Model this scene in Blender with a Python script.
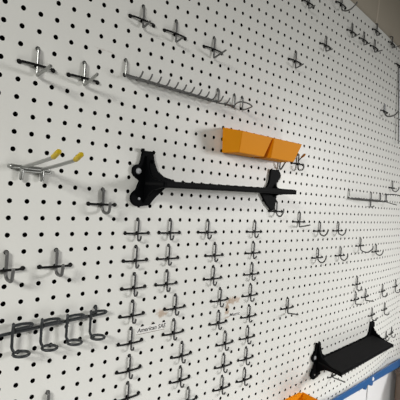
import bpy, bmesh, math, random
from mathutils import Vector, Matrix
random.seed(4)
sc = bpy.context.scene
for o in list(bpy.data.objects): bpy.data.objects.remove(o)
S = 0.0254          # the peg holes sit one inch apart: board coordinates are inches
H0 = 1.40           # height of hole row 0 above the ground, in metres

# board coordinates: c = inches to the right, r = inches down, o = inches out of the board
BOW = {(0,2):-0.29785,(0,3):0.46992,(1,1):0.04154,(1,2):0.71863,(2,0):0.11111,(2,1):0.28223,(3,0):0.90493}
def bow(c, r):      # the thin hardboard sheet is warped: depth of its face at c, r
    c = min(max(c,-8),62); r = min(max(r,-28),22)
    u = (c-25)/30; v = (r+2)/22
    return sum(a*u**i*v**j for (i,j),a in BOW.items())
def W(c, r, o=0.0): return Vector((c*S, (bow(c,r)-o)*S, -r*S+H0))
def WL(c, r, o): return Vector((c*S, -o*S, -r*S+H0))   # without the warp

# ---------------------------------------------------------------- camera
cam = bpy.data.objects.new('camera', bpy.data.cameras.new('camera'))
sc.collection.objects.link(cam); sc.camera = cam
cam.data.sensor_width = 36; cam.data.lens = 36*406.5/400; cam.data.clip_start = 0.02
R = ((0.75111436,-0.06832974,-0.65662643),(0.04368179,0.99759348,-0.05384383),(0.65872538,0.01176026,0.75229155))
def wv(v): return Vector((v[0], v[2], -v[1]))
M = Matrix.Identity(4)
for i, v in enumerate((wv(R[0]), -wv(R[1]), -wv(R[2]))):
    for k in range(3): M[k][i] = v[k]
M.translation = Vector((-7.2073*S, -25.3458*S, 3.0690*S+H0))
cam.matrix_world = M

# ---------------------------------------------------------------- world, lights, exposure
w = bpy.data.worlds.new('world'); sc.world = w; w.use_nodes = True
w.node_tree.nodes['Background'].inputs[0].default_value = (1.0, 0.97, 0.86, 1)
w.node_tree.nodes['Background'].inputs[1].default_value = 0.075
def area(name, c, r, o, aim, sx, sy, power, col):
    l = bpy.data.lights.new(name, 'AREA'); l.shape = 'RECTANGLE'; l.size = sx*S; l.size_y = sy*S
    l.energy = power; l.color = col
    ob = bpy.data.objects.new(name, l); sc.collection.objects.link(ob)
    ob.location = WL(c, r, o)
    d = WL(*aim)-ob.location
    ob.rotation_euler = d.to_track_quat('-Z','Y').to_euler()
    return ob
area('daylight_door_right', 92, -12, 62, (25,35,0), 22, 17, 9.8, (1.0,0.985,0.975)).data.spread = math.radians(84)
area('window_left', -66, -30, 50, (0,20,0), 18, 14, 7.9, (1.0,0.99,0.95)).data.spread = math.radians(80)
area('daylight_from_driveway', 48, 62, 46, (30,10,0), 70, 40, 13.5, (1.0,0.99,0.965))
sc.view_settings.view_transform = 'Standard'; sc.view_settings.look = 'None'
sc.view_settings.gamma = 1; sc.view_settings.use_curve_mapping = False
sc.view_settings.exposure = 0.06

# ---------------------------------------------------------------- materials
def srgb(r,g,b):
    f = lambda v: (v/255/12.92) if v/255 <= .04045 else ((v/255+.055)/1.055)**2.4
    return (f(r),f(g),f(b),1)
def mat(name, col, rough=0.5, metal=0.0, bump=0.0, bscale=400, var=0.0, vscale=60, spec=0.5, coat=0):
    m = bpy.data.materials.new(name); m.use_nodes = True
    nt = m.node_tree; b = nt.nodes['Principled BSDF']
    b.inputs['Base Color'].default_value = col; b.inputs['Roughness'].default_value = rough
    b.inputs['Metallic'].default_value = metal; b.inputs['Specular IOR Level'].default_value = spec
    tc = nt.nodes.new('ShaderNodeTexCoord')
    if var:
        n = nt.nodes.new('ShaderNodeTexNoise'); n.inputs['Scale'].default_value = vscale; n.inputs['Detail'].default_value = 4
        mx = nt.nodes.new('ShaderNodeMix'); mx.data_type = 'RGBA'
        mx.inputs[6].default_value = tuple(v*(1-var) for v in col[:3])+(1,)
        mx.inputs[7].default_value = tuple(min(1,v*(1+var)) for v in col[:3])+(1,)
        nt.links.new(tc.outputs['Object'], n.inputs['Vector']); nt.links.new(n.outputs['Fac'], mx.inputs[0])
        nt.links.new(mx.outputs[2], b.inputs['Base Color'])
    if bump:
        n2 = nt.nodes.new('ShaderNodeTexNoise'); n2.inputs['Scale'].default_value = bscale; n2.inputs['Detail'].default_value = 3
        bp = nt.nodes.new('ShaderNodeBump'); bp.inputs['Strength'].default_value = bump; bp.inputs['Distance'].default_value = 0.0006
        nt.links.new(tc.outputs['Object'], n2.inputs['Vector']); nt.links.new(n2.outputs['Fac'], bp.inputs['Height'])
        nt.links.new(bp.outputs['Normal'], b.inputs['Normal'])
    return m
MT = {
 'board':  mat('white_pegboard_enamel', srgb(227,227,222), 0.42, bump=0.35, bscale=330, var=0.012, vscale=120),
 'hardboard': mat('shade_dark_hardboard', srgb(14,11,9), 1.0, spec=0.1),  # raw hardboard taken near black: the shade inside the peg holes is in its colour
 'void':   mat('gap_shade_black', srgb(8,7,6), 1.0, var=0.1, spec=0.1),  # darkness of the gap behind the holes, given as a colour
 'zinc':   mat('zinc_plated_steel', srgb(160,161,158), 0.3, 0.75, var=0.12, vscale=300),
 'worn':   mat('dull_zinc_wire', srgb(98,98,97), 0.38, 0.2, var=0.2, vscale=300),
 'aged':   mat('aged_grey_wire', srgb(66,66,67), 0.4, 0.1, var=0.25, vscale=300),
 'dark':   mat('dark_coated_wire', srgb(52,55,57), 0.45, 0.3, var=0.1, vscale=300),
 'blackwire': mat('black_wire', srgb(10,10,10), 0.6, 0.0, var=0.1, spec=0.2),
 'plastic': mat('black_plastic', srgb(6,7,9), 0.6, bump=0.1, bscale=900, var=0.08, spec=0.06),
 'plastic_top': mat('textured_black_plastic', srgb(21,21,22), 0.75, bump=0.2, bscale=900, var=0.06, spec=0.1),
 'orange': mat('orange_plastic', srgb(236,150,0), 0.55, bump=0.05, bscale=500, var=0.03, vscale=30, spec=0.25),
 'yellow': mat('yellow_vinyl', srgb(196,168,28), 0.35, var=0.08, vscale=200),
 'amber':  mat('amber_vinyl', srgb(176,112,30), 0.4, var=0.08),
 'blue':   mat('blue_rail_paint', srgb(40,92,148), 0.35, bump=0.1, bscale=200, var=0.08, vscale=40),
 'wall':   mat('painted_wall', srgb(178,169,153), 0.8, bump=0.1, bscale=120, var=0.03, vscale=12),
 'trim':   mat('pale_joint_strip', srgb(196,186,170), 0.8, var=0.03, vscale=12),
 'panel':  mat('white_lower_panel', srgb(226,226,226), 0.5, bump=0.05, var=0.02, vscale=10),
 'brown':  mat('matte_grey_brown', srgb(112,96,84), 0.8, bump=0.2, bscale=80, var=0.12, vscale=20),
 'label':  mat('white_label_paper', srgb(232,231,228), 0.5, var=0.01),
 'ink':    mat('black_ink', srgb(24,22,24), 0.7, var=0.02),
 'screw':  mat('bright_screw', srgb(165,167,170), 0.35, 0.2, var=0.05),
}
# old tape residue on the board: brown blotches with their own shape
def residue(m, spots):
    nt = m.node_tree; b = nt.nodes['Principled BSDF']
    src = b.inputs['Base Color'].links[0].from_socket
    geo = nt.nodes.new('ShaderNodeTexCoord'); sep = nt.nodes.new('ShaderNodeSeparateXYZ')
    nt.links.new(geo.outputs['Object'], sep.inputs[0])
    nz = nt.nodes.new('ShaderNodeTexNoise'); nz.inputs['Scale'].default_value = 170; nz.inputs['Detail'].default_value = 5
    nt.links.new(geo.outputs['Object'], nz.inputs['Vector'])
    def mth(op, a, bb=None):
        n = nt.nodes.new('ShaderNodeMath'); n.operation = op
        for i, v in enumerate((a, bb)):
            if v is None: continue
            if isinstance(v,(int,float)): n.inputs[i].default_value = v
            else: nt.links.new(v, n.inputs[i])
        return n.outputs[0]
    for (c, r, rc, rr, amt, col) in spots:
        x = mth('DIVIDE', mth('SUBTRACT', sep.outputs[0], c*S), rc*S)
        z = mth('DIVIDE', mth('SUBTRACT', sep.outputs[2], -r*S+H0), rr*S)
        d = mth('SQRT', mth('ADD', mth('MULTIPLY', x, x), mth('MULTIPLY', z, z)))
        f = mth('SUBTRACT', mth('ADD', -.2, mth('MULTIPLY', nz.outputs['Fac'], 3.6)), mth('MULTIPLY', d, 1.6))
        f = mth('MULTIPLY', mth('MINIMUM', mth('MAXIMUM', f, 0.0), 1.0), amt)
        mx = nt.nodes.new('ShaderNodeMix'); mx.data_type = 'RGBA'
        nt.links.new(f, mx.inputs[0]); nt.links.new(src, mx.inputs[6]); mx.inputs[7].default_value = col
        src = mx.outputs[2]
    nt.links.new(src, b.inputs['Base Color'])
BR = srgb(170,140,110); PK = srgb(214,196,184)
residue(MT['board'], [(11.85,6.3,.6,.4,.7,BR),(11.5,6.0,.35,.18,.35,PK),(10.9,7.0,.16,.2,.8,srgb(110,84,50)),
    (19.8,6.25,1.1,.38,.75,BR),(19.05,6.9,.3,.85,.75,BR),(20.4,6.1,.5,.35,.35,PK),(19.2,7.7,.45,.1,.45,BR),(5.3,-12.2,.9,.08,.22,srgb(150,125,110))])

# ---------------------------------------------------------------- helpers
def link(name, me, m=None, parent=None):
    o = bpy.data.objects.new(name, me); sc.collection.objects.link(o)
    if m: me.materials.append(m)
    if parent: o.parent = parent
    return o
def tag(o, label, cat, group=None):
    o['label'] = label; o['category'] = cat
    if group: o['group'] = group
    return o
def thing(name, label, cat, c, r, o=0.0, group=None, turn=True):
    e = bpy.data.objects.new(name, None); sc.collection.objects.link(e); e.empty_display_size = 0.01
    e.location = W(c, r, o)
    if turn:
        a, b = (-1,1) if turn is True else turn      # columns the thing rests on, relative to its own
        g = (bow(c+b,r)-bow(c+a,r))/(b-a); e.rotation_euler = (0,0,math.atan(g))
    return tag(e, label, cat, group)
def L(c, r, o): return Vector((c*S, -o*S, -r*S))       # local to a thing: right, down, out
def smooth(pts, n=6):
    P = [Vector(p) for p in pts]; out = []
    for i in range(len(P)-1):
        a = P[max(i-1,0)]; b = P[i]; c = P[i+1]; d = P[min(i+2,len(P)-1)]
        for k in range(n):
            t = k/n
            out.append(0.5*((2*b)+(c-a)*t+(2*a-5*b+4*c-d)*t*t+(3*b-3*c+d-a)*t**3))
    out.append(P[-1]); return out
def tube(bm, pts, rad, seg=10, closed=False, cap=True):
    P = [L(*p) for p in pts]; n = len(P); rr = rad if isinstance(rad,(list,tuple)) else [rad]*n
    rings = []; up = None
    for i in range(n):
        if closed: t = (P[(i+1)%n]-P[i-1])
        else: t = P[min(i+1,n-1)]-P[max(i-1,0)]
        t.normalize()
        if up is None:
            up = t.orthogonal().normalized()
        up = (up-t*up.dot(t)).normalized(); s = t.cross(up)
        rings.append([bm.verts.new(P[i]+(up*math.cos(2*math.pi*k/seg)+s*math.sin(2*math.pi*k/seg))*rr[i]*S) for k in range(seg)])
    for i in range(n if closed else n-1):
        a = rings[i]; b = rings[(i+1)%n]; off = 0
        if closed and i == n-1:
            off = min(range(seg), key=lambda q: (a[0].co-b[q].co).length)
        for k in range(seg):
            bm.faces.new((a[k], a[(k+1)%seg], b[(k+1+off)%seg], b[(k+off)%seg]))
    if cap and not closed:
        for ring, p, sgn in ((rings[0],P[0],-1),(rings[-1],P[-1],1)):
            d = (P[1]-P[0]).normalized()*-1 if sgn<0 else (P[-1]-P[-2]).normalized()
            rd = rr[0] if sgn<0 else rr[-1]
            mid = [bm.verts.new(p+(v.co-p)*0.7+d*rd*S*0.6) for v in ring]
            for k in range(seg): bm.faces.new((ring[k],ring[(k+1)%seg],mid[(k+1)%seg],mid[k]))
            bm.faces.new(mid)
def ball(bm, p, rad):
    bmesh.ops.create_uvsphere(bm, u_segments=10, v_segments=7, radius=rad*S, matrix=Matrix.Translation(L(*p)))
def box(bm, c0,c1,r0,r1,o0,o1, bev=0.0):
    vs = [bm.verts.new(L(c,r,o)) for c in (c0,c1) for r in (r0,r1) for o in (o0,o1)]
    fs = [bm.faces.new([vs[i] for i in f]) for f in ((0,1,3,2),(4,6,7,5),(0,4,5,1),(2,3,7,6),(0,2,6,4),(1,5,7,3))]
    if bev:
        es = list({e for f in fs for e in f.edges})
        bmesh.ops.bevel(bm, geom=es, offset=bev*S, segments=2, affect='EDGES')
def prism(bm, poly, lo, hi, axis='o', bev=0.0):
    # axis 'o': poly of (c,r) swept from o=lo to hi; axis 'c': poly of (o,r) swept in c
    f = (lambda p,h: L(p[0],p[1],h)) if axis=='o' else (lambda p,h: L(h,p[1],p[0]))
    a = [bm.verts.new(f(p,lo)) for p in poly]; b = [bm.verts.new(f(p,hi)) for p in poly]
    fs = [bm.faces.new(a), bm.faces.new(list(reversed(b)))]
    n = len(poly)
    for i in range(n): fs.append(bm.faces.new((a[i],b[i],b[(i+1)%n],a[(i+1)%n])))
    if bev:
        es = [e for e in fs[0].edges]+[e for e in fs[1].edges]
        bmesh.ops.bevel(bm, geom=es, offset=bev*S, segments=2, affect='EDGES')
def finish(bm, name, m, parent=None, shade=True):
    bmesh.ops.recalc_face_normals(bm, faces=bm.faces)
    me = bpy.data.meshes.new(name); bm.to_mesh(me); bm.free()
    if shade:
        me.polygons.foreach_set('use_smooth', [True]*len(me.polygons))
        me.set_sharp_from_angle(angle=math.radians(38))
    return link(name, me, m, parent)
def wire(name, pts, rad, m, parent, sm=True, seg=10, n=5):
    bm = bmesh.new(); tube(bm, smooth(pts,n) if sm else pts, rad, seg); return finish(bm, name, m, parent)

# ---------------------------------------------------------------- setting: wall and pegboard
TOP = lambda c: -26.23+0.058*(max(c,22)-34.8)
BOT = lambda c: 21.75+0.05*(max(c,34)-39.8)
C0, C1 = -14, 72
HR = 0.146; TH = 0.20
verts = []; faces = []; mats = []; vid = {}
def V(c, r, o, key=None):
    if key is not None and key in vid: return vid[key]
    verts.append(tuple(W(c,r,o))); i = len(verts)-1
    if key is not None: vid[key] = i
    return i
K = 12
for ci in range(C0, C1):
    for ri in range(-27, 24):
        # cell corners half an inch around the hole, trimmed at the sheet's edges
        def cl(c, r): return min(max(r, TOP(c)), BOT(c))
        cs = []
        for dc, dr in ((.5,.5),(0,.5),(-.5,.5),(-.5,0),(-.5,-.5),(0,-.5),(.5,-.5),(.5,0)):
            c = ci+dc; r = ri+dr; cs.append((c, cl(c,r)))
        rs = [p[1] for p in cs]
        if max(rs)-min(rs) < 1e-6: continue
        if max(cl(ci-.5,ri+.5),cl(ci+.5,ri+.5)) - min(cl(ci-.5,ri-.5),cl(ci+.5,ri-.5)) < 0.02: continue
        hole = ri-TOP(ci) > 0.32 and BOT(ci)-ri > 0.30
        q = [V(c,r,0,('f',round(c*2),round(r,3))) for c,r in cs]
        if not hole:
            qq = []
            for v in q:
                if v not in qq: qq.append(v)
            if len(qq) > 2: faces.append(qq); mats.append(0)
            continue
        # 8 outer points matched to 16 ring points
        ring = [V(ci+HR*math.cos(a), ri+HR*math.sin(a), -0.008) for a in [math.pi/4+k*math.pi/8 for k in range(16)]]
        lip = [V(ci+(HR+.02)*math.cos(a), ri+(HR+.02)*math.sin(a), 0) for a in [math.pi/4+k*math.pi/8 for k in range(16)]]
        deep = [V(ci+HR*math.cos(a), ri+HR*math.sin(a), -TH) for a in [math.pi/4+k*math.pi/8 for k in range(16)]]
        for k in range(8):
            a, b = q[k], q[(k+1)%8]; l0, l1, l2 = lip[2*k], lip[2*k+1], lip[(2*k+2)%16]
            faces.append([a, l0, l1]); mats.append(0)
            if a != b: faces.append([a, l1, b]); mats.append(0)
            faces.append([b, l1, l2]); mats.append(0)
        for k in range(16):
            k2 = (k+1)%16
            faces.append([lip[k], ring[k], ring[k2], lip[k2]]); mats.append(0)
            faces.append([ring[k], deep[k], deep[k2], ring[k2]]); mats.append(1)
me = bpy.data.meshes.new('wall_pegboard')
# sheet edges
for c in range(C0, C1):
    for f in (TOP, BOT):
        a, b = c-.5, c+.5
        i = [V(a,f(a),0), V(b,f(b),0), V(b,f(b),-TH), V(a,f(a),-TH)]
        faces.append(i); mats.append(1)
me.from_pydata(verts, [], faces)
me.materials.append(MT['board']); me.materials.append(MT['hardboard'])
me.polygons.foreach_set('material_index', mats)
me.update()
bm = bmesh.new(); bm.from_mesh(me); bmesh.ops.recalc_face_normals(bm, faces=bm.faces)
for f in bm.faces:
    if f.material_index == 0 and f.normal.y > 0: f.normal_flip()
bm.to_mesh(me); bm.free()
board = link('wall_pegboard', me); board['kind'] = 'structure'

def sheet(name, c0, c1, f0, f1, o, m, kind=True, step=2, th=0.1):
    # a strip that follows the warp, between rows f0(c) and f1(c)
    bm = bmesh.new(); cols = []
    n = max(1, int(abs(c1-c0)/step)); rn = 8
    for i in range(n+1):
        c = c0+(c1-c0)*i/n
        cols.append([[bm.verts.new(W(c, f0(c)+(f1(c)-f0(c))*k/rn, oo)) for k in range(rn+1)] for oo in (o, o-th)])
    for i in range(n):
        for s in (0,1):
            for k in range(rn):
                bm.faces.new((cols[i][s][k],cols[i+1][s][k],cols[i+1][s][k+1],cols[i][s][k+1]))
        for k in (0,rn):
            bm.faces.new((cols[i][0][k],cols[i+1][0][k],cols[i+1][1][k],cols[i][1][k]))
    for i in (0,n):
        for k in range(rn):
            bm.faces.new((cols[i][0][k],cols[i][0][k+1],cols[i][1][k+1],cols[i][1][k]))
    o_ = finish(bm, name, m)
    if kind: o_['kind'] = 'structure'
    return o_
sheet('wall_back', C0-.5, C1-.5, lambda c:-27.0, lambda c:21.4, -0.75, MT['void'])  # black backing sheet whose colour supplies the shade seen through the holes
# painted wall above the board, in two sheets with a joint between them
sheet('wall_upper', C0-.5, 42.5, lambda c:-48, lambda c:TOP(c)+.05, -0.32, MT['wall'])
sheet('wall_upper', 42.5, C1-.5, lambda c:-48, lambda c:TOP(c)+.05, -0.32, MT['wall'])
sheet('trim_1', 42.3, 42.7, lambda c:-48, lambda c:TOP(c)-.03, -0.29, MT['trim'], step=.2, th=.05)
# white panels below the rail
sheet('wall_lower', C0-.5, 52.75, lambda c:BOT(c)-.2, lambda c:46, -0.30, MT['panel'])
sheet('wall_lower', 52.95, C1+6, lambda c:BOT(c)-.2, lambda c:46, -0.22, MT['panel'])

# ---------------------------------------------------------------- blue rail along the bottom edge
rail = thing('edge_rail', 'long blue painted rail running under the bottom edge of the white pegboard', 'rail', 54, 22, 0, turn=False)
base = Vector(rail.location)
RT = lambda c: 20.98+.0636*max(c-38.73,-2)      # top edge of the straight rail
RZ = lambda c: .2+.1092*(c-38.73) if c > 36 else bow(c,21)-.52         # its distance behind the board's reference plane
def RP(c, dr, dz): return Vector((c*S, (RZ(c)+dz)*S, -(RT(c)+dr)*S+H0))-base
bm = bmesh.new()
def sec(c):
    h = .84+.022*max(c-42,-6)
    return [bm.verts.new(RP(c,r,z)) for r,z in ((.02,.16),(.02,.06),(.06,0),(h-.06,0),(h,.06),(h,.16))]
ss = [sec(c) for c in range(-14, 84, 2)]
for a,b in zip(ss, ss[1:]):
    for k in range(6): bm.faces.new((a[k],a[(k+1)%6],b[(k+1)%6],b[k]))
bm.faces.new(ss[0]); bm.faces.new(list(reversed(ss[-1])))
finish(bm, 'rail_bar', MT['blue'], rail)
for cc in (50.2, 52.6):
    bm = bmesh.new()
    bmesh.ops.create_cone(bm, cap_ends=True, segments=16, radius1=.4*S, radius2=.34*S, depth=.3*S, matrix=Matrix.Translation(RP(cc,1.08,.12))@Matrix.Rotation(math.pi/2,4,'X'))
    finish(bm, 'mounting_lug', MT['blue'], rail)
bm = bmesh.new()
bmesh.ops.create_uvsphere(bm, u_segments=14, v_segments=8, radius=.3*S, matrix=Matrix.Translation(RP(53.0,.5,0))@Matrix.Diagonal((1,.4,1,1)))
s_ = finish(bm, 'screw_head', MT['label'], rail); s_['label'] = 'round white screw head on the blue rail'
# unidentified dark shape at the lower right, built as a plain grey-brown block
corner_block = thing('block', 'grey brown carton standing in the bottom right corner below the blue rail', 'box', 69.3, 32.0, 2, turn=False)
bm = bmesh.new(); box(bm, -5.2, 7, -7.6, 9, -1.4, 5, .5); finish(bm, 'block_body', MT['brown'], corner_block)
bm = bmesh.new(); box(bm, -5.3, 7.1, -7.9, -7.2, -1.5, 5.1, .2); finish(bm, 'top_slab', MT['brown'], corner_block)

# ---------------------------------------------------------------- single hooks
def hook_mesh(kind, bot, tr, to, rad):
    """profile in r (down) and o (out), measured from the crossbar; returns points c,r,o"""
    top = [(0,-1.03,-.17),(0,-1.0,.02),(0,-.93,.14),(0,-.8,.15)]
    if kind == 'W':      # wide flat curl
        return top+[(0,-.3,.15),(0,.08,.15),(0,bot*.72,.24),(0,bot,.3+.25*(to-.3)),(0,bot*.95,.3+.6*(to-.3)),(0,bot*.4+tr*.3,to-.06),(0,tr,to)]
    if kind == 'J':
        b = bot-rad*.3; m = to*.52
        return top+[(0,-.3,.15),(0,b-.28,.15),(0,b-.08,.15+.25*(m-.15)),(0,b,m),(0,b-.10,to-.12*to),(0,tr,to)]
    return top+[(0,-.3,.15),(0,bot-.14,.15),(0,bot-.02,.2),(0,bot+(tr-bot)*.12,.36),(0,bot+(tr-bot)*.55,.3+(to-.3)*.55),(0,tr,to)]
cache = {}
def single_hook(c, r, kind, bot, tr, to, label, group=None, rad=.08, m='worn', bar=True, name='pegboard_hook', brad=.07):
    t = thing(name, label, 'hook', c, r, 0, group)
    key = (kind, round(bot,2), round(tr,2), round(to,2), rad, m)
    if key not in cache:
        o = wire('hook_wire', hook_mesh(kind,bot,tr,to,rad), rad, MT[m], t); cache[key] = o.data
    else: link('hook_wire', cache[key], None, t)
    if bar:
        if ('bar',brad) not in cache:
            bm = bmesh.new()
            tube(bm, smooth([(-1,0,-.16),(-1,0,.02),(-.95,0,.12),(-.8,0,.2),(0,.0,.25),(.8,0,.2),(.95,0,.12),(1,0,.02),(1,0,-.16)],4), brad, 8)
            for s in (-1,1): ball(bm, (s,0,.03), .125)
            cache[('bar',brad)] = finish(bm, 'locking_bar', MT['blackwire'], t).data
        else: link('locking_bar', cache[('bar',brad)], None, t)
    return t
# straight-prong hooks high on the board and single ones elsewhere
SL = [
 (1,-10,'L',.58,.34,1.92,'zinc','short silver peg hook with black crossbar nearest the upper left corner'),
 (4,-10,'L',.43,0,1.74,'zinc','short silver peg hook with black crossbar just left of the upper comb rack'),
 (8,-15,'L',.5,.28,.95,'worn','leftmost of three small hooks along the top above the upper comb rack'),
 (11,-15,'L',.58,.45,.92,'worn','middle of three small hooks along the top above the upper comb rack'),
 (15,-15,'L',.66,.33,1.5,'worn','rightmost of three small hooks along the top, above the double loop hook'),
 (26,-17,'L',.66,.43,1.05,'worn','lone small hook on the bare board up and right of the orange bins'),
 (31,-20,'L',.58,.5,.91,'worn','small hook left of and below the pair at the top edge of the photo'),
 (27,-23,'L',.5,.4,.85,'worn','small hook cut by the top edge of the photo, left of the big curved one'),
 (36,-23,'L',.6,.41,1.05,'worn','leftmost hook of the close row of three under the top edge of the board'),
 (39,-23,'L',.55,.47,.9,'worn','middle hook of the close row of three under the top edge of the board'),
 (42,-23,'L',.55,.5,1.1,'worn','rightmost hook of the close row of three under the top edge of the board'),
 (42,-25,'L',.5,.35,.7,'worn','hook just above the close row of three, touching the top edge of the board'),
 (47,-25,'L',.55,.45,1.2,'worn','hook farthest right along the top edge of the board'),
 (29,-1,'L',.53,.22,1.43,'worn','hook with a long straight prong right of the upper black shelf'),
 (28,8,'L',.54,.35,1.43,'worn','lone straight-prong hook on bare board up and left of the lower black shelf'),
 (43,9,'L',.56,.42,.95,'worn','straight-prong hook left of its twin, directly under a small curled hook'),
 (46,9,'L',.5,.36,1.25,'worn','straight-prong hook right of its twin, up and left of the lower shelf end'),
 (39,18,'L',.2,.18,1.75,'worn','straight-prong hook poking out below the front of the lower black shelf'),
 (25,-7,'L',.85,.1,.8,'worn','hook hanging right below the right-hand orange bin'),
 (45,-4,'L',.95,.8,.6,'worn','hook hanging down through the middle of the right-hand comb rack'),
 (33,-25,'W',0.8,.2,1.9,'worn','wide curved hook at the top edge of the photo beside the board top'),
 (33,0,'W',0.48,-.24,1.12,'worn','wide curled hook, left of a pair right of the upper shelf'),
 (37,0,'W',0.46,-.30,1.12,'worn','wide curled hook, right of a pair right of the upper shelf'),
 (25,-2,'W',0.45,-.28,1.0,'worn','wide curled hook directly under the right end of the upper black shelf'),
 (33,3,'W',0.46,-.33,1.15,'worn','wide curled hook, left one of the lower pair in the middle right of the board'),
 (38,3,'W',0.5,-.24,1.05,'worn','wide curled hook, right one of the lower pair in the middle right of the board'),
 (43,2,'W',0.72,-.17,1.75,'worn','largest curved hook on the right side, with a broad upturned tip'),
 (48,3,'W',0.42,-.36,1.1,'worn','curled hook just right of the largest curved hook'),
 (43,7,'J',.75,.2,.75,'worn','small curled hook directly above a straight-prong hook on the right side'),
 (52,9,'J',.75,.1,.8,'worn','small curled hook right of the twin straight-prong hooks'),
 (58,9,'J',.95,.3,.8,'worn','small curled hook at the right edge of the photo'),
 (49,12,'J',.68,.2,.85,'worn','small curled hook just above the right bracket of the lower black shelf'),
 (54,12,'J',.78,.35,.8,'worn','small curled hook up and right of the right bracket of the lower shelf'),
 (57,17,'J',.45,-.1,.6,'worn','left hook of the close pair right of the lower black shelf'),
 (60,17,'J',.6,.0,.75,'worn','right hook of the close pair right of the lower black shelf'),
 (52,-6,'W',0.5,-.16,1.05,'worn','curled hook above the right end of the right-hand comb rack'),
 (6,-2,'J',.58,-.12,1.1,'worn','curled hook between the yellow tipped hook and the upper black shelf'),
 (0,2,'J',.55,-.22,1.25,'worn','curled hook cut by the left edge of the photo above the ring rack'),
 (3,2,'J',.5,-.24,1.1,'worn','curled hook above the second ring of the ring rack'),
 (3,11,'J',.58,.1,.8,'worn','hook at the bottom edge of the photo below the ring rack'),
 (15,14,'J',.56,.1,.62,'worn','hook cut by the bottom edge of the photo, lowest of the label columns'),
]
for c,r,k,b,tr,to,m,lab in SL:
    near = c < 7
    single_hook(c,r,k,b,tr,to,lab, rad=(.1 if near else .075), m=m, bar=not (c==45 or c==25 and r==-7), brad=.075 if near else .07)
# columns of small J hooks in the middle
cols = [
 ('column left of the lettered label', [(9,0),(9,2),(9,4),(9,6),(9,8),(9,10),(9,12)]),
 ('column right of the lettered label', [(12,0),(12,2),(12,4),(13,6),(13,8),(14,10),(14,12)]),
 ('column left of the tiny label', [(16,0),(17,2),(17,4),(18,6),(18,8),(19,10),(19,12),(19,14)]),
 ('column right of the tiny label', [(22,0),(22,2),(22,4),(22,6),(22,8),(22,10),(22,12),(22,14)]),
]
ordn = ['topmost','second from the top','third from the top','fourth from the top','fifth from the top','sixth from the top','seventh from the top','eighth from the top']
for (desc, L_) in cols:
    for i,(c,r) in enumerate(L_):
        rnd = [(.55,.2,.56),(.53,.27,.5),(.57,.22,.54)][i%3]
        single_hook(c, r, 'J', *rnd, '%s small J hook in the %s' % (ordn[i] if i < len(L_)-1 else 'bottom', desc), 'small J hooks in four columns', rad=.066, m='aged')
# hook with an amber tip beside the right orange bin
t = single_hook(28,-7,'J',.68,.2,.85,'curled hook with an amber tipped prong, right of the orange bins', rad=.075)
wire('upper_prong', [(0,-.35,.15),(0,-.5,.3),(0,-.75,.6),(0,-.85,.75)], .06, MT['worn'], t)
o = wire('tip_cap', [(0,-.72,.55),(0,-.85,.75),(0,-.95,.85)], .11, MT['amber'], t, n=3); o['label'] = 'amber vinyl tip cap'
# bright plate hook near the upper right
t = thing('plate_hook', 'curved hook on a bright metal plate at the upper right of the board', 'hook', 47, -16)
bm = bmesh.new(); box(bm, -.16,.2,-1.0,.05,.06,.14,.03); o = finish(bm,'hook_plate',MT['screw'],t); o['label'] = 'bright metal plate'
wire('hook_wire', [(0,0,.15),(0,.3,.2),(0,.62,.45),(0,.72,.9),(0,.6,1.4),(0,.24,1.85)], .1, MT['worn'], t)
link('locking_bar', cache[('bar',.07)], None, t)

# ---------------------------------------------------------------- comb racks
def comb(c, r, length, n, first, lab, m, k=1.0, dip=1.0):
    t = thing('comb_rack', lab, 'tool rack', c, r, turn=(0,length))
    dz = lambda x: bow(c+x, r)-bow(c,r)-x*math.tan(t.rotation_euler.z)   # keep the rail on the warped face
    bm = bmesh.new(); tube(bm, [(x, .05*0+.02, .16-dz(x)) for x in [length*i/12 for i in range(13)]], .085, 10); finish(bm,'rack_rail',MT[m],t)
    bm = bmesh.new(); tube(bm, [(x, .13, .42-dz(x)) for x in [.35+(length-.5)*i/12 for i in range(13)]], .055, 10); finish(bm,'front_wire',MT[m],t)
    for x in (0, length):
        wire('mounting_post', [(x,-1.02,-.17),(x,-1,.03-dz(x)),(x,-.92,.14-dz(x)),(x,-.5,.15-dz(x)),(x,.04,.15-dz(x))], .08, MT['zinc' if x==0 else m], t)
    for i in range(n):
        x = first+(length-first)*i/(n-1); z = -dz(x)
        wire('prong', [(x+dx,y*dip,o_*k+z) for dx,y,o_ in ((-.5,.05,.15),(-.3,.2,.45),(-.08,.3,.9),(.0,.2,1.25),(.0,-.1,1.5))], .06, MT[m], t)
    return t
comb(7,-11,9,12,.5,'long wire comb rack with twelve upturned prongs above the orange bins','worn')
comb(39,-4,9,12,.5,'long wire comb rack at the right side of the board, level with the upper shelf','worn', .7, .5)

# double loop hook right of the upper comb rack
t = thing('double_loop_hook', 'small two-post wire loop hook just right of the upper comb rack', 'hook', 18, -11)
for x in (0,1): wire('mounting_post', [(x,-1.02,-.17),(x,-1,.02),(x,-.9,.13),(x,0,.14),(x,.22,.14)], .055, MT['worn'], t)
wire('wire_loop', [(0,0,.14),(0,-.2,.3),(.05,-.32,.75),(.2,-.18,1.35),(.45,.02,1.68),(.7,.08,1.5),(.9,.12,.8),(1,.12,.14)], .06, MT['worn'], t)
wire('side_arm', [(-1,0,-.15),(-1,0,.05),(-.9,0,.13),(0,.02,.14)], .065, MT['worn'], t)

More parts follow.
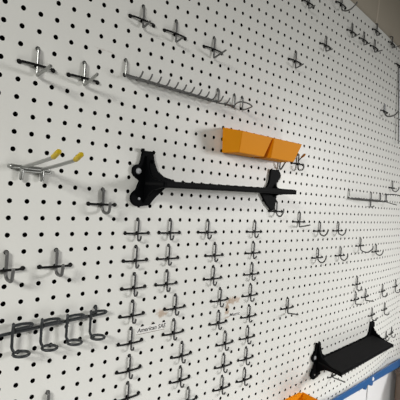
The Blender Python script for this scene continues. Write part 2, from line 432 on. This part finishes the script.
# double prong tool at the right of the right comb rack
t = thing('double_prong_hook', 'wire hook with two long level prongs at the right edge by the comb rack', 'hook', 50, -4)
wire('back_wire', [(0,-1,-.17),(0,-1,.03),(0,-.95,.12),(0,-.4,.15),(0,.1,.15)], .08, MT['dark'], t)
wire('upper_prong', [(0,-.9,.12),(.0,-.98,.5),(0,-1.0,1.2),(0,-.9,1.9)], .07, MT['dark'], t)
wire('lower_prong', [(0,.1,.15),(0,.2,.6),(0,.32,1.1),(0,.42,1.6)], .06, MT['worn'], t)
# thin dark strip hanging at the right edge
t = thing('hanging_strip', 'thin dark metal strip hanging from a hook down the upper right edge', 'strip', 50.3, -23)
bm = bmesh.new(); prism(bm, [(-.1,.0),(.12,.0),(1.05,5.0),(2.1,10.6),(1.9,10.65),(.85,5.1)], .08, .13, 'o'); finish(bm,'strip',MT['dark'],t)
wire('hanger', [(-1.0,-.05,-.15),(-1.0,-.05,.1),(-.5,-.03,.16),(.2,.05,.3),(.6,.12,.3)], .09, MT['blackwire'], t)

# ---------------------------------------------------------------- yellow tipped double hook
t = thing('double_arm_hook', 'silver two-armed hook with yellow vinyl tips at the left edge', 'hook', 0, -4)
wire('back_bar', [(-.15,0,-.1),(-.12,0,.1),(0,0,.2),(1,.02,.2),(2.1,.03,.2)], .125, MT['zinc'], t)
wire('back_bar', [(.4,.17,.2),(1.2,.19,.2),(2.2,.2,.2)], .10, MT['zinc'], t)
for x in (.5,1.72):
    wire('arm', [(x-.06,.1,.15),(x-.03,.02,.35),(x,-.05,.9),(x,-.20,2.2),(x,-.36,3.4),(x,-.46,4.1),(x,-.62,4.55)], .105, MT['zinc'], t)
    o = wire('tip_cap', [(x,-.5,4.25),(x,-.6,4.5),(x,-.7,4.7),(x,-.76,4.84)], [.14]+[.15]*9, MT['yellow'], t, n=3); o['label'] = 'yellow vinyl tip cap'
    wire('brace_leg', [(x,.1,.22),(x,.4,.22),(x,.7,.2)], .115, MT['zinc'], t)

# ---------------------------------------------------------------- ring rack at the lower left
t = thing('ring_rack', 'dark wire holder with four hanging rings at the lower left', 'tool rack', 0, 5)
bm = bmesh.new(); tube(bm, [(-1.6,.78,.3),(2,.63,.3),(6.0,.48,.3)], .1, 10); finish(bm,'rack_rail',MT['dark'],t)
wire('mounting_post', [(6,-.02,-.17),(6,0,.05),(6,.08,.16),(6,.3,.2),(6,.52,.22)], .1, MT['dark'], t)
wire('mounting_post', [(-1,-.02,-.17),(-1,0,.05),(-1,.08,.16),(-1,.4,.2),(-1,.75,.22)], .1, MT['dark'], t)
for i, x in enumerate((.5,2.2,3.85,5.52)):
    y = 0.0
    wire('hanger_wire', [(x+.1,.72+y,.3),(x+.08,.4+y,.28),(x+.05,.2+y,.3),(x,.2+y,.42),(x-.03,.5+y,.44),(x-.02,1.2+y,.42),(x,1.55+y,.4),(x+.08,1.75+y,.48)], .085, MT['dark'], t)
    pts = [(x+.42+.44*math.cos(a), 1.87+y, .75+.44*math.sin(a)) for a in [2*math.pi*k/28 for k in range(28)]]
    bm = bmesh.new(); tube(bm, pts, .085, 10, closed=True); finish(bm,'ring',MT['dark'],t)
    wire('upper_loop', [(x,.28+y,.36),(x+.4,.20+y,.46),(x+.85,.20+y,.56),(x+1.05,.28+y,.58),(x+.95,.40+y,.52),(x+.6,.45+y,.44),(x+.2,.5+y,.36)], .085, MT['dark'], t)

# ---------------------------------------------------------------- black shelves
def shelf(c, r, lab, D=2.95, drop=0.0, tilt=0.0, rg=1.0):
    """c,r = board point of the shelf's rear left corner"""
    t = thing('wall_shelf', lab, 'shelf', c, r, turn=(0,15))
    g = math.tan(t.rotation_euler.z)
    Lg = 15.0
    sag = lambda x, o: tilt*(1-x/Lg)+drop*max(0,(o-.3))/(D-.3)
    bm = bmesh.new()
    box(bm, -.15, Lg+.15, 0, .46, .28, D, .14)
    for v in bm.verts: v.co.z -= sag(v.co.x/S, -v.co.y/S)*S
    finish(bm, 'shelf_board', MT['plastic_top'], t)
    bm = bmesh.new()
    box(bm, .2, Lg-.2, -.04, .3, .2, .34, .02)
    for i in range(15):
        x = .5+i
        box(bm, x-.2, x+.2, -.08, .1, .16, .4, .05)
    for v in bm.verts: v.co.z -= sag(v.co.x/S, 0)*S
    finish(bm, 'notched_rear_edge', MT['plastic'], t)
    def arc(cx, cy, rx, ry, a0, a1, n=7): return [(cx+rx*math.cos(math.radians(a0+(a1-a0)*k/n)), cy+ry*math.sin(math.radians(a0+(a1-a0)*k/n))) for k in range(n+1)]
    # flat back plate: round ear beside the screw, neck, round lower ear, web running to the shelf
    left = [(.52,-1.85),(-.42,-1.85),(-.46,-1.0)]+arc(-.72,-.32,.45,.48,-70,-250,8)+[(-.42,.35)]+arc(-.45,1.62,.72,.62,-110,-270,8)+[(.45,2.12),(.95,1.5),(1.75,.75),(2.6,.42),(2.6,.1),(1.6,-.05),(.95,-.45),(.62,-1.1)]
    bm = bmesh.new(); prism(bm, left, .02, .26, 'o', .04)
    prism(bm, [(o_, y_+sag(0,o_)) for o_,y_ in ((.26,-1.75),(.38,-1.75),(.5,-1.0),(.85,-.4),(1.5,-.05),(2.2,.02),(D,.04),(D,.44),(2.2,.5),(1.3,.68),(.7,1.1),(.26,1.7))], -.12, .1, 'c', .03)
    for p in ((-.45,-1.85),(.5,-1.1)): box(bm, p[0]-.08,p[0]+.1,p[1]-.12,p[1]+.12,.1,.4,.03)
    lb = finish(bm, 'bracket', MT['plastic'], t)
    right = [(-x, y) for x, y in left]
    right = [(-.72,-1.85),(.3,-1.85)]+arc(.38,-1.32,.5,.5,-90,80,6)+[(.3,-.75),(.25,-.2),(.6,.2),(.5,.6),(.3,.9),(.25,1.5),(.2,2.1),(-.3,2.1),(-1.0,1.55),(-1.6,.9),(-2.1,.42),(-2.1,.1),(-1.1,-.05),(-.8,-.5)]
    bm = bmesh.new(); prism(bm, [(x+Lg,y) for x,y in right], .02, .26, 'o', .04)
    prism(bm, [(o_, y_+sag(Lg,o_)) for o_,y_ in ((.26,-1.5*rg),(.26+.14*rg,-1.0*rg),(.26+.54*rg,-.5*rg),(.26+1.25*rg,-.12*rg),(2.3,.02),(D,.04),(D,.44),(1.3,.5),(.5,.5+.25*rg),(.26,.6+.6*rg))], Lg-.1, Lg+.12, 'c', .03)
    finish(bm, 'bracket', MT['plastic'], t)
    for (x,y,rr) in ((-.68,-.32,.23),(-.5,1.66,.1)):
        bm = bmesh.new()
        bmesh.ops.create_cone(bm, cap_ends=True, segments=16, radius1=rr*S, radius2=rr*.8*S, depth=.08*S, matrix=Matrix.Translation(L(x,y,.3))@Matrix.Rotation(math.pi/2,4,'X'))
        box(bm, x-rr*.8,x+rr*.8,y-.02,y+.02,.33,.345)
        finish(bm, 'screw', MT['screw'], t)
    return t
shelf(9.3, -4.18, 'upper black plastic wall shelf below the orange bins, seen edge on', D=2.75, tilt=.3, rg=.35)
shelf(34.6, 14.85, 'lower black plastic wall shelf near the blue rail, its empty top seen from above', D=3.25, drop=.5)

# ---------------------------------------------------------------- orange bins
def bin_(c, r, lab, w=3.95, h=2.12, d=2.45, drop=.42):
    t = thing('parts_bin', lab, 'bin', c, r)
    th = .1; bm = bmesh.new()
    def loop(ins, top, floor):
        # rear left, rear right, front right, front left
        k = .36 if not top else 0.0
        o0 = .12+ins; fo = (d if top else d-.55)-ins
        rt = (0 if top else (h-floor))
        return [bm.verts.new(L(ins+k*.3, rt, o0)), bm.verts.new(L(w-ins-k*.3, rt, o0)),
                bm.verts.new(L(w-ins-k, rt+(drop if top else 0), fo)), bm.verts.new(L(ins+k, rt+(drop if top else 0), fo))]
    ot, ob = loop(0,True,0), loop(0,False,0)
    it, ib = loop(th,True,0), loop(th,False,th)
    for k in range(4):
        j = (k+1)%4
        bm.faces.new((ot[k],ot[j],ob[j],ob[k])); bm.faces.new((it[j],it[k],ib[k],ib[j])); bm.faces.new((ot[j],ot[k],it[k],it[j]))
    bm.faces.new(ob); bm.faces.new(list(reversed(ib)))
    es = [e for e in bm.edges if e.calc_length() > .5*S]
    bmesh.ops.bevel(bm, geom=es, offset=.04*S, segments=2, affect='EDGES')
    finish(bm, 'bin_body', MT['orange'], t)
    bm = bmesh.new(); box(bm, .5, w-.5, -.08, .3, .02, .12, .02); finish(bm, 'hanging_lip', MT['orange'], t)
    return t
bin_(16.8, -8.95, 'left one of the two orange plastic bins hanging side by side')
bin_(20.95, -8.95, 'right one of the two orange plastic bins hanging side by side', w=4.2)
bin_(28.3, 18.1, 'orange plastic bin at the bottom edge, left of the blue rail', w=4.05, h=2.05, d=3.6, drop=.1)

# ---------------------------------------------------------------- labels
def text_mesh(txt, size, shear=0.0, bold=.014):
    cu = bpy.data.curves.new('lettering','FONT'); cu.body = txt; cu.size = size*S; cu.shear = shear; cu.extrude = .004*S; cu.offset = bold*size*S
    o = bpy.data.objects.new('lettering', cu); sc.collection.objects.link(o)
    bpy.context.view_layer.update()
    me = bpy.data.meshes.new_from_object(o.evaluated_get(bpy.context.evaluated_depsgraph_get()))
    bpy.data.objects.remove(o); bpy.data.curves.remove(cu)
    return me
def label(c, r, wd, ht, txt, size, lab, sx=1.0, line=False):
    t = thing('adhesive_label', lab, 'label', c, r)
    bm = bmesh.new(); box(bm, 0, wd, 0, ht, .002, .012); finish(bm, 'label_strip', MT['label'], t, False)
    me = text_mesh(txt, size, .15); me.name = 'lettering'
    xs = [v.co.x for v in me.vertices]; k = (wd-.12)*S/(max(xs)-min(xs)); x0 = min(xs)
    for v in me.vertices: v.co = Vector(((v.co.x-x0)*k+.06*S, -.016*S - v.co.z*.5, v.co.y-(ht*.74)*S))
    me.materials.clear(); link('lettering', me, MT['ink'], t)
    if line:
        bm = bmesh.new(); box(bm, 0, wd, ht-.02, ht+.015, .002, .014); finish(bm, 'lower_edge', MT['brown'], t, False)
label(9.5, 7.02, 2.78, .55, 'American SAE', .46, 'white strip label lettered American SAE between two hook columns', line=True)
label(19.35, 7.36, 1.5, .42, 'Metric', .42, 'tiny white label lettered Metric beside the brown tape residue')
